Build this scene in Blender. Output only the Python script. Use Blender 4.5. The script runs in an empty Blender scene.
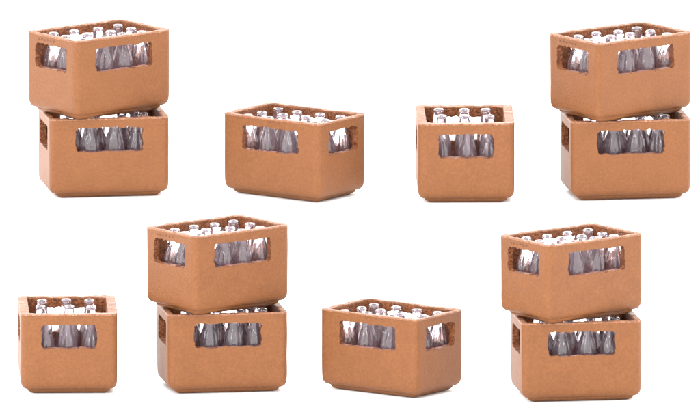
import bpy, bmesh, math, random
from mathutils import Vector, Matrix, noise
R = math.radians
MM = 0.001                                   # the scene is laid out in millimetres
scene = bpy.context.scene
col = scene.collection

# ------------------------------------------------------------------ view
ELEV = R(9.7)
SE = math.sin(ELEV)
cam_d = bpy.data.cameras.new('camera'); cam_d.type = 'ORTHO'; cam_d.ortho_scale = 0.700
cam_d.clip_start = 0.01; cam_d.clip_end = 60
cam = bpy.data.objects.new('camera', cam_d); col.objects.link(cam)
cam.location = (0, -7*math.cos(ELEV), 7*SE)
cam.rotation_euler = (math.pi/2-ELEV, 0, 0)
scene.camera = cam
def ground(px, py): return ((px-350)*MM, (205-py)/SE*MM, 0.0)

# ------------------------------------------------------------------ materials
def mat(name):
    m = bpy.data.materials.new(name); m.use_nodes = True
    nt = m.node_tree
    return m, nt, nt.nodes['Principled BSDF']
def N(nt, t, **kw):
    n = nt.nodes.new(t)
    for k, v in kw.items():
        if k in n.inputs: n.inputs[k].default_value = v
        else: setattr(n, k, v)
    return n
def ramp(nt, stops):
    r = nt.nodes.new('ShaderNodeValToRGB')
    while len(r.color_ramp.elements) < len(stops): r.color_ramp.elements.new(0.5)
    for e, (p, c) in zip(r.color_ramp.elements, stops): e.position = p; e.color = (*c, 1)
    return r
def coords(nt):
    tc = N(nt, 'ShaderNodeTexCoord'); oi = N(nt, 'ShaderNodeObjectInfo')
    mul = N(nt, 'ShaderNodeMath', operation='MULTIPLY'); mul.inputs[1].default_value = 7.3
    add = N(nt, 'ShaderNodeVectorMath', operation='ADD')
    nt.links.new(oi.outputs['Random'], mul.inputs[0])
    nt.links.new(tc.outputs['Object'], add.inputs[0]); nt.links.new(mul.outputs[0], add.inputs[1])
    return add.outputs[0]

def plastic(name, c_lo, c_mid, c_hi, grain, bump_d, rough, speck=0.0, spec_col=(0.03, 0.008, 0.004)):
    m, nt, b = mat(name)
    co = coords(nt); L = nt.links.new
    n1 = N(nt, 'ShaderNodeTexNoise', Scale=55.0, Detail=3.0, Roughness=0.55)
    n2 = N(nt, 'ShaderNodeTexNoise', Scale=grain, Detail=4.0, Roughness=0.7)
    L(co, n1.inputs['Vector']); L(co, n2.inputs['Vector'])
    mx = N(nt, 'ShaderNodeMath', operation='MULTIPLY_ADD'); mx.inputs[1].default_value = 0.22
    sc = N(nt, 'ShaderNodeMath', operation='MULTIPLY'); sc.inputs[1].default_value = 0.78
    L(n2.outputs[0], sc.inputs[0]); L(n1.outputs[0], mx.inputs[0]); L(sc.outputs[0], mx.inputs[2])
    r = ramp(nt, [(0.33, c_lo), (0.5, c_mid), (0.67, c_hi)])
    L(mx.outputs[0], r.inputs[0])
    out = r.outputs[0]
    if speck:
        v = N(nt, 'ShaderNodeTexNoise', Scale=520.0, Detail=2.0, Roughness=0.6); L(co, v.inputs['Vector'])
        rr = ramp(nt, [(0.43, (0, 0, 0)), (0.52, (1, 1, 1))]); L(v.outputs[0], rr.inputs[0])
        fm = N(nt, 'ShaderNodeMath', operation='MULTIPLY'); fm.inputs[1].default_value = speck
        inv = N(nt, 'ShaderNodeMath', operation='SUBTRACT'); inv.inputs[0].default_value = 1.0
        L(rr.outputs[0], inv.inputs[1]); L(inv.outputs[0], fm.inputs[0])
        mc = N(nt, 'ShaderNodeMixRGB'); mc.inputs[2].default_value = (*spec_col, 1)
        L(fm.outputs[0], mc.inputs[0]); L(out, mc.inputs[1]); out = mc.outputs[0]
    L(out, b.inputs['Base Color'])
    b.inputs['Roughness'].default_value = rough
    b.inputs['Specular IOR Level'].default_value = 0.22
    bp = N(nt, 'ShaderNodeBump', Strength=1.0, Distance=bump_d)
    n3 = N(nt, 'ShaderNodeTexNoise', Scale=650.0, Detail=5.0, Roughness=0.65); L(co, n3.inputs['Vector'])
    # faint stacked layers of the cast part
    wv = N(nt, 'ShaderNodeTexWave', Scale=120.0, Distortion=1.5, Detail=2.0); wv.bands_direction = 'Z'; L(co, wv.inputs['Vector'])
    hm = N(nt, 'ShaderNodeMath', operation='MULTIPLY_ADD'); hm.inputs[1].default_value = 0.02
    L(wv.outputs['Fac'], hm.inputs[0]); L(n3.outputs[0], hm.inputs[2])
    L(hm.outputs[0], bp.inputs['Height']); L(bp.outputs[0], b.inputs['Normal'])
    return m

M_SHELL = plastic('terracotta_plastic', (.112, .0385, .0106), (.134, .0472, .0136), (.159, .0580, .0178), 420, .0008, .5)
M_ROUGH = plastic('rough_inner_plastic', (.12, .032, .009), (.19, .058, .018), (.30, .11, .045), 380, .0022, .30, speck=.62, spec_col=(.018, .005, .002))
M_RIM   = plastic('worn_rim_plastic', (.14, .048, .018), (.215, .092, .046), (.34, .19, .125), 480, .0014, .34, speck=.36, spec_col=(.07, .025, .014))
M_MARK, nt, b = mat('painted_recess_shade'); b.inputs['Base Color'].default_value = (.05, .015, .007, 1); b.inputs['Roughness'].default_value = .6  # dark brown stands in for the shade inside the pressed strokes

M_GLASS, nt, b = mat('clear_moulded_glass')
b.inputs['Base Color'].default_value = (.90, .79, .87, 1)
b.inputs['Transmission Weight'].default_value = 0.96
b.inputs['Roughness'].default_value = .03
b.inputs['IOR'].default_value = 1.5
co = coords(nt)
g = N(nt, 'ShaderNodeTexNoise', Scale=240.0, Detail=3.0, Roughness=.6)
mp = N(nt, 'ShaderNodeMapping'); mp.inputs['Scale'].default_value = (1.3, 1.3, .16)
nt.links.new(co, mp.inputs[0]); nt.links.new(mp.outputs[0], g.inputs['Vector'])
bp = N(nt, 'ShaderNodeBump', Strength=1.0, Distance=.0006)
nt.links.new(g.outputs[0], bp.inputs['Height']); nt.links.new(bp.outputs[0], b.inputs['Normal'])

M_LIP, nt, b = mat('smoky_glass_mouth')
b.inputs['Base Color'].default_value = (.55, .48, .52, 1)
b.inputs['Transmission Weight'].default_value = 0.93
b.inputs['Roughness'].default_value = .06

M_WHITE, nt, b = mat('white_table_paper')
b.inputs['Roughness'].default_value = .9; b.inputs['Specular IOR Level'].default_value = .1
pn = N(nt, 'ShaderNodeTexNoise', Scale=30.0, Detail=3.0); pr = ramp(nt, [(.3, (.885, .885, .885)), (.7, (.90, .90, .90))])
nt.links.new(pn.outputs[0], pr.inputs[0]); nt.links.new(pr.outputs[0], b.inputs['Base Color'])

# ------------------------------------------------------------------ mesh helpers
def link_mesh(name, bm, mats, parent=None, smooth=40):
    me = bpy.data.meshes.new(name)
    bmesh.ops.recalc_face_normals(bm, faces=bm.faces)
    bm.to_mesh(me); bm.free()
    for m in mats: me.materials.append(m)
    o = bpy.data.objects.new(name, me); col.objects.link(o)
    if parent is not None: o.parent = parent
    if smooth:
        for p in me.polygons: p.use_smooth = True
        me.set_sharp_from_angle(angle=R(smooth))
    return o

def rrect(L, S, inset, rad, n_corner=9, step=2.4):
    """points (x, y, outward normal) round a rounded rectangle, the same count whatever the inset"""
    hx, hy = L/2-inset, S/2-inset
    r = max(rad-inset*0.6, 1.2)
    nx = int((L-2*rad)/step); ny = int((S-2*rad)/step)
    pts = []
    def side(a, b, n, nr):
        for i in range(n): pts.append((a[0]+(b[0]-a[0])*i/n, a[1]+(b[1]-a[1])*i/n, nr))
    def corner(cx, cy, a0):
        for i in range(n_corner):
            a = a0+math.pi/2*i/n_corner
            pts.append((cx+r*math.cos(a), cy+r*math.sin(a), (math.cos(a), math.sin(a))))
    side((-hx+r, -hy), (hx-r, -hy), nx, (0, -1)); corner(hx-r, -hy+r, -math.pi/2)
    side((hx, -hy+r), (hx, hy-r), ny, (1, 0));    corner(hx-r, hy-r, 0)
    side((hx-r, hy), (-hx+r, hy), nx, (0, 1));    corner(-hx+r, hy-r, math.pi/2)
    side((-hx, hy-r), (-hx, -hy+r), ny, (-1, 0)); corner(-hx+r, -hy+r, math.pi)
    return pts

def loft(bm, rings, mat_idx, cap0=True, cap1=True, closed=False):
    vr = [[bm.verts.new(Vector(p)*MM) for p in ring] for ring in rings]
    n = len(vr[0])
    pairs = list(zip(vr, vr[1:]))
    if closed: pairs.append((vr[-1], vr[0]))
    for k, (a, b) in enumerate(pairs):
        for i in range(n):
            f = bm.faces.new((a[i], a[(i+1) % n], b[(i+1) % n], b[i])); f.material_index = mat_idx[k]
    if cap0 and not closed: bm.faces.new(vr[0]).material_index = mat_idx[0]
    if cap1 and not closed: bm.faces.new(vr[-1]).material_index = mat_idx[-1]

def wob(x, y, z, seed, f=.045, a=.35):
    return noise.noise(Vector((x*f+seed*3.1, y*f-seed, z*f)))*a

H = 82.0
def apply_cut(shell, cut):
    md = shell.modifiers.new('cut', 'BOOLEAN'); md.object = cut; md.operation = 'DIFFERENCE'; md.solver = 'EXACT'
    md.material_mode = 'TRANSFER'
    bpy.context.view_layer.update()
    me = bpy.data.meshes.new_from_object(shell.evaluated_get(bpy.context.evaluated_depsgraph_get()))
    shell.modifiers.clear(); bpy.data.objects.remove(cut)
    return me

def make_crate(L, S, wall, long_win, short_win, seed, marks=True, drop=0.0):
    """one moulded crate: shell with four grip windows, worn rim, inset foot"""
    rng = random.Random(seed)
    root = bpy.data.objects.new('bottle_crate', None); col.objects.link(root)
    root.empty_display_size = .02
    # --- shell
    bm = bmesh.new(); rings = []; idx = []
    outer = [(4.9, 7.6), (5.3, 5.6), (6.1, 3.7), (7.4, 2.2), (9.2, 1.1), (11.5, .5), (15, .2)] + \
            [(z, .05) for z in [20+i*3.4 for i in range(17)]] + [(H-1.8, .0)]
    for z, ins in outer:
        rings.append([(x+n[0]*wob(x, y, z, seed), y+n[1]*wob(x, y, z, seed), z) for x, y, n in rrect(L, S, ins, 6.5)])
        idx.append(0)
    inner = [(H-1.8, wall-.8), (H-8, wall-.6), (H-20, wall-.4), (H-34, wall-.2), (30, wall), (14, wall+.3), (9, wall+1.5)]
    for z, ins in inner:
        rings.append([(x+n[0]*wob(x, y, z, seed+9, .3, .5), y+n[1]*wob(x, y, z, seed+9, .3, .5), z) for x, y, n in rrect(L, S, ins, 6.5)])
        idx.append(1)
    loft(bm, rings, idx)
    shell = link_mesh('shell', bm, [M_SHELL, M_ROUGH], root, smooth=0)
    # --- grip windows: ragged rounded openings through each wall
    jit = 1.0; shell_me = shell.data
    def cutter(w, zlo, zhi, axis, off):   # a closed prism
        pts = []; r = 3.2; seg = 5
        base = []
        for cx, cz, a0 in ((w/2-r, zhi-r, 0), (-w/2+r, zhi-r, 90), (-w/2+r, zlo+r, 180), (w/2-r, zlo+r, 270)):
            for i in range(seg+1):
                a = R(a0+90*i/seg); base.append((cx+r*math.cos(a), cz+r*math.sin(a)))
        for i in range(len(base)):
            p, q = base[i], base[(i+1) % len(base)]
            d = math.hypot(q[0]-p[0], q[1]-p[1]); k = max(1, int(d/1.7))
            for j in range(k): pts.append((p[0]+(q[0]-p[0])*j/k, p[1]+(q[1]-p[1])*j/k))
        ring = []
        for u, z in pts:
            j = .5*jit
            ring.append((u+rng.uniform(-j, j)+wob(u, z, off, seed, .2, 1.3), z+rng.uniform(-j, j)+wob(z, u, off, seed+4, .2, 1.1)))
        def P(u, v, z): return (u, v, z) if axis == 'y' else (v, u, z)
        a = off-wall*1.2; b = off+wall*1.2
        loft(cb, [[P(u, a, z) for u, z in ring], [P(u, b, z) for u, z in ring]], [0, 0])
    for attempt in range(8):
      cb = bmesh.new()
      for s in (-1, 1):
        cutter(long_win, H-34-drop, H-9.8-drop, 'y', s*(S/2-wall/2)); cutter(short_win, H-34-drop, H-9.8-drop, 'x', s*(L/2-wall/2))
      cut = link_mesh('cutter', cb, [M_ROUGH], None, smooth=0)
      me = apply_cut(shell, cut)
      xs = [v.co.x for v in me.vertices]; area = sum(p.area for p in me.polygons)/sum(p.area for p in shell_me.polygons)
      if xs and max(xs)-min(xs) > L*MM*.98 and .80 < area < .96: break
      jit *= .8
    print('CRATE', seed, 'attempt', attempt, 'area ratio', round(area, 3))
    shell.modifiers.clear(); shell.data = me; me.name = 'shell'
    for p in me.polygons: p.use_smooth = True
    me.set_sharp_from_angle(angle=R(38))
    # --- rim: rough worn lip round the top
    bm = bmesh.new()
    sec = [(-.15, H-1.8), (-.25, H-.9), (.35, H-.1), (1.6, H+.05), (wall-2.2, H), (wall-1.0, H-.5), (wall-.9, H-1.8)]
    rings = []
    for k, (ins, z) in enumerate(sec):
        ring = []
        for x, y, n in rrect(L, S, ins, 6.5, 12, .9):
            j = wob(x, y, k*3, seed+2, .5, .5); zz = z+(wob(x, y, k, seed+5, .12, 1.0)-.15 + wob(x, y, k*5, seed+6, 1.1, .5) if 0 < k < 6 else 0)
            ring.append((x+n[0]*j*.5, y+n[1]*j*.5, min(zz, H+.25)))
        rings.append(ring)
    loft(bm, rings, [0]*7, closed=True)
    link_mesh('rim', bm, [M_RIM], root, 50)
    # --- foot: inset plinth with a chamfered lower edge
    bm = bmesh.new()
    rings = [[(x, y, z) for x, y, n in rrect(L, S, ins, 8)] for z, ins in ((0, 13.5), (1.2, 10.4), (2.9, 7.9), (3.8, 7.3), (5.15, 7.2))]
    loft(bm, rings, [0]*5)
    link_mesh('foot', bm, [M_SHELL], root, 35)
    # --- tiny strokes below the rim: pressed marks, their recess shade painted dark
    if marks:
        bm = bmesh.new()
        def stroke(u, z, w, h, face):
            d = .28
            if face == 'x': c = (-L/2-.02, u, z); s = (d, w, h)
            else: c = (u, -S/2-.02, z); s = (w, d, h)
            m4 = Matrix.Translation(Vector(c)*MM) @ Matrix.Diagonal((s[0]*MM, s[1]*MM, s[2]*MM, 1))
            bmesh.ops.create_cube(bm, size=1, matrix=m4)
        if marks == 'short':
            for k in range(6):
                u = S*.24-k*5.0
                stroke(u+1, H-5.2+rng.uniform(-.3, .3), .8, rng.uniform(1.2, 2.4), 'x')
                if k % 2: stroke(u-.6, H-4.8, .9, .8, 'x')
                else: stroke(u-.5, H-5.9, 1.2, .6, 'x')
        else:
            for k in range(4): stroke(-L*.02+k*6.5+rng.uniform(-1, 1), H-3.4-rng.random()*.5, rng.uniform(2, 4.5), .55, 'y')
        link_mesh('pressed_mark', bm, [M_MARK], root, 0)
    return root

def make_bottle(rad=10.5, height=68.0):
    root = bpy.data.objects.new('glass_bottle', None); col.objects.link(root); root.empty_display_size = .01
    r, h = rad, height
    def lathe(name, prof, m, parent, n=96):
        bm = bmesh.new(); rings = []
        for r, z in prof:
            ring = []
            for i in range(n):
                t = 2*math.pi*i/n; a = .068 if 2 < z < h*.8 else 0
                q = r*(1-a+a*.5*(math.cos(7*t+z/13)+math.cos(10*t-z/11)))
                ring.append((q*math.cos(t), q*math.sin(t), z))
            rings.append(ring)
        loft(bm, rings, [0]*len(rings))
        return link_mesh(name, bm, [m], parent, 50)
    # solid moulded bottle with a long tapering shoulder
    lathe('body', [(r*.72, 0), (r*.95, .6), (r, 2.2), (r, 8), (r, 14), (r, 20), (r, 26), (r, h*.45), (r, h*.50), (r, h*.54), (r*.985, h*.59), (r*.94, h*.645), (r*.85, h*.70), (r*.72, h*.755), (r*.58, h*.80), (r*.52, h*.85), (r*.48, h*.92), (r*.44, h*.955)], M_GLASS, root)
    bm = bmesh.new(); n = 24; rings = []
    for rr, z in ((r*.43, h*.957), (r*.48, h*.962), (r*.50, h*.975), (r*.47, h*.990), (r*.37, h*1.001), (r*.24, h*.996), (r*.22, h*.957)):
        rings.append([(rr*math.cos(2*math.pi*i/n), rr*math.sin(2*math.pi*i/n), z) for i in range(n)])
    loft(bm, rings, [0]*7, closed=True)
    link_mesh('mouth_ring', bm, [M_LIP], root, 60)
    return root

def copy_thing(root):
    c = root.copy(); col.objects.link(c)
    for ch in list(root.children):
        d = ch.copy(); col.objects.link(d); d.parent = c; d.matrix_parent_inverse.identity()
    return c
def remove_thing(root):
    for ch in list(root.children): bpy.data.objects.remove(ch)
    bpy.data.objects.remove(root)

# ------------------------------------------------------------------ the crates
kinds = {
    'upper': dict(pitch=(26.0, 22.6), proto=make_crate(120.5, 83, 7.0, 71, 51, 1, 'short'), yaw=37.5),
    'lower': dict(pitch=(23.8, 22.6), proto=make_crate(121, 84, 7.0, 68, 50, 2, None), yaw=8.5),
    'angled': dict(pitch=(26.0, 22.6), proto=make_crate(120, 82, 7.0, 69, 49, 3, 'long'), yaw=-36),
    'front': dict(pitch=(24.3, 23.4), proto=make_crate(97, 114, 10.0, 55, 66, 4, None, 1.2), yaw=1.5),
}
for k in kinds.values(): k['used'] = False
bottle_proto = make_bottle(); bottle_used = False
rng = random.Random(5)
ORD = ['first', 'second', 'third', 'fourth']

def place(kind, px, py, z, label, short, yaw_off=0.0, bh=0.0):
    global bottle_used
    K = kinds[kind]
    c = K['proto'] if not K['used'] else copy_thing(K['proto']); K['used'] = True
    x, y, _ = ground(px, py); yaw = R(K['yaw']+yaw_off)
    c.location = (x, y, z*MM); c.rotation_euler = (0, 0, yaw)
    c['label'] = label; c['category'] = 'bottle crate'; c['group'] = 'terracotta bottle crates'
    nx, ny = (3, 4) if kind == 'front' else (4, 3)
    px_, py_ = K['pitch']
    Mw = Matrix.Translation(Vector((x, y, z*MM))) @ Matrix.Rotation(yaw, 4, 'Z')
    rows = ['front row', 'middle row', 'back row'] if ny == 3 else ['front row', 'second row', 'third row', 'back row']
    for j in range(ny):
        for i in range(nx):
            b = bottle_proto if not bottle_used else copy_thing(bottle_proto); bottle_used = True
            lx = (i-(nx-1)/2)*px_+rng.uniform(-.5, .5); ly = (j-(ny-1)/2)*py_+rng.uniform(-.3, .3)
            if kind == 'lower': lx += (-4.5, 5.5, .5)[j]      # loose rows, pushed out of line
            w = Mw @ Vector((lx*MM, ly*MM, 9.3*MM))
            b.location = w
            b.rotation_euler = (R(rng.uniform(-2.2, 2.2)), R(rng.uniform(-2.2, 2.2)), rng.uniform(0, 6.28))
            low = (-7, -6, -1.5, .8)[j] if kind == 'front' else 0.0
            b.scale = (1, 1, 1+((bh+low)/68.0)+rng.uniform(-.004, .004))
            which = ('left', 'middle', 'right')[i] if nx == 3 else ORD[i]+' from left'
            b['label'] = f'clear glass bottle, {rows[j]}, {which}, in {short}'
            b['category'] = 'bottle'; b['group'] = 'clear glass bottles standing in the crates'

def stack(px, py, where):
    place('lower', px, py, 0, f'bottle crate squarely facing the viewer, lower one of the {where} stack', f'lower crate of {where} stack', bh=1.8)
    place('upper', px-4.6, py, H+.35, f'bottle crate turned corner forward, upper one of the {where} stack', f'upper crate of {where} stack', bh=2.6)

stack(103.5, 191.8, 'top left')
stack(625.1, 194.3, 'top right')
stack(222.0, 387.4, 'bottom left')
stack(575.9, 396.0, 'bottom right')
place('angled', 294.5, 193.8, 0, 'single unstacked bottle crate turned corner forward, in the top row', 'top row single angled crate', bh=2.6)
place('angled', 391.7, 389.6, 0, 'single unstacked bottle crate turned corner forward, in the bottom row', 'bottom row single angled crate', bh=2.6)
place('front', 464.8, 194.8, 0, 'narrow end-on bottle crate showing three bottles, in the top row', 'top row end-on crate', bh=3.2)
place('front', 67.6, 385.5, 0, 'narrow end-on bottle crate showing three bottles, at the bottom left', 'bottom left end-on crate', bh=3.2)

# ------------------------------------------------------------------ the white surface they stand on
bm = bmesh.new(); bmesh.ops.create_grid(bm, x_segments=4, y_segments=4, size=6)
s = link_mesh('white_surface', bm, [M_WHITE], None, 0); s['kind'] = 'structure'

# ------------------------------------------------------------------ light: white tent and one soft key
w = bpy.data.worlds.new('World'); scene.world = w; w.use_nodes = True
bg = w.node_tree.nodes['Background']; bg.inputs[0].default_value = (1, .995, .985, 1); bg.inputs[1].default_value = 4.0
def area(name, loc, target, size, power, c):
    d = bpy.data.lights.new(name, 'AREA'); d.shape = 'RECTANGLE'; d.size, d.size_y = size; d.energy = power; d.color = c
    o = bpy.data.objects.new(name, d); col.objects.link(o); o.location = loc
    o.rotation_euler = (Vector(target)-Vector(loc)).to_track_quat('-Z', 'Y').to_euler()
    return o
area('softbox', (-3.6, -2.9, 2.3), (0, 0, 0), (1.4, 1.4), 95, (1, .98, .95))
area('added_glint_strip', (-1.3, -4.2, 1.9), (0, 0, 0), (.22, 2.2), 55, (1, 1, 1))  # extra strip lamp, added to draw upright highlights on the bottles
area('top_softbox', (.6, .6, 3.2), (0, 0, 0), (1.4, 1.8), 90, (1, 1, 1))

scene.view_settings.view_transform = 'Standard'; scene.view_settings.look = 'None'
scene.view_settings.exposure = 0; scene.view_settings.gamma = 1
cy = scene.cycles
cy.max_bounces = 16; cy.transmission_bounces = 14; cy.diffuse_bounces = 5; cy.glossy_bounces = 6
cy.caustics_refractive = True; cy.caustics_reflective = False; cy.blur_glossy = .5
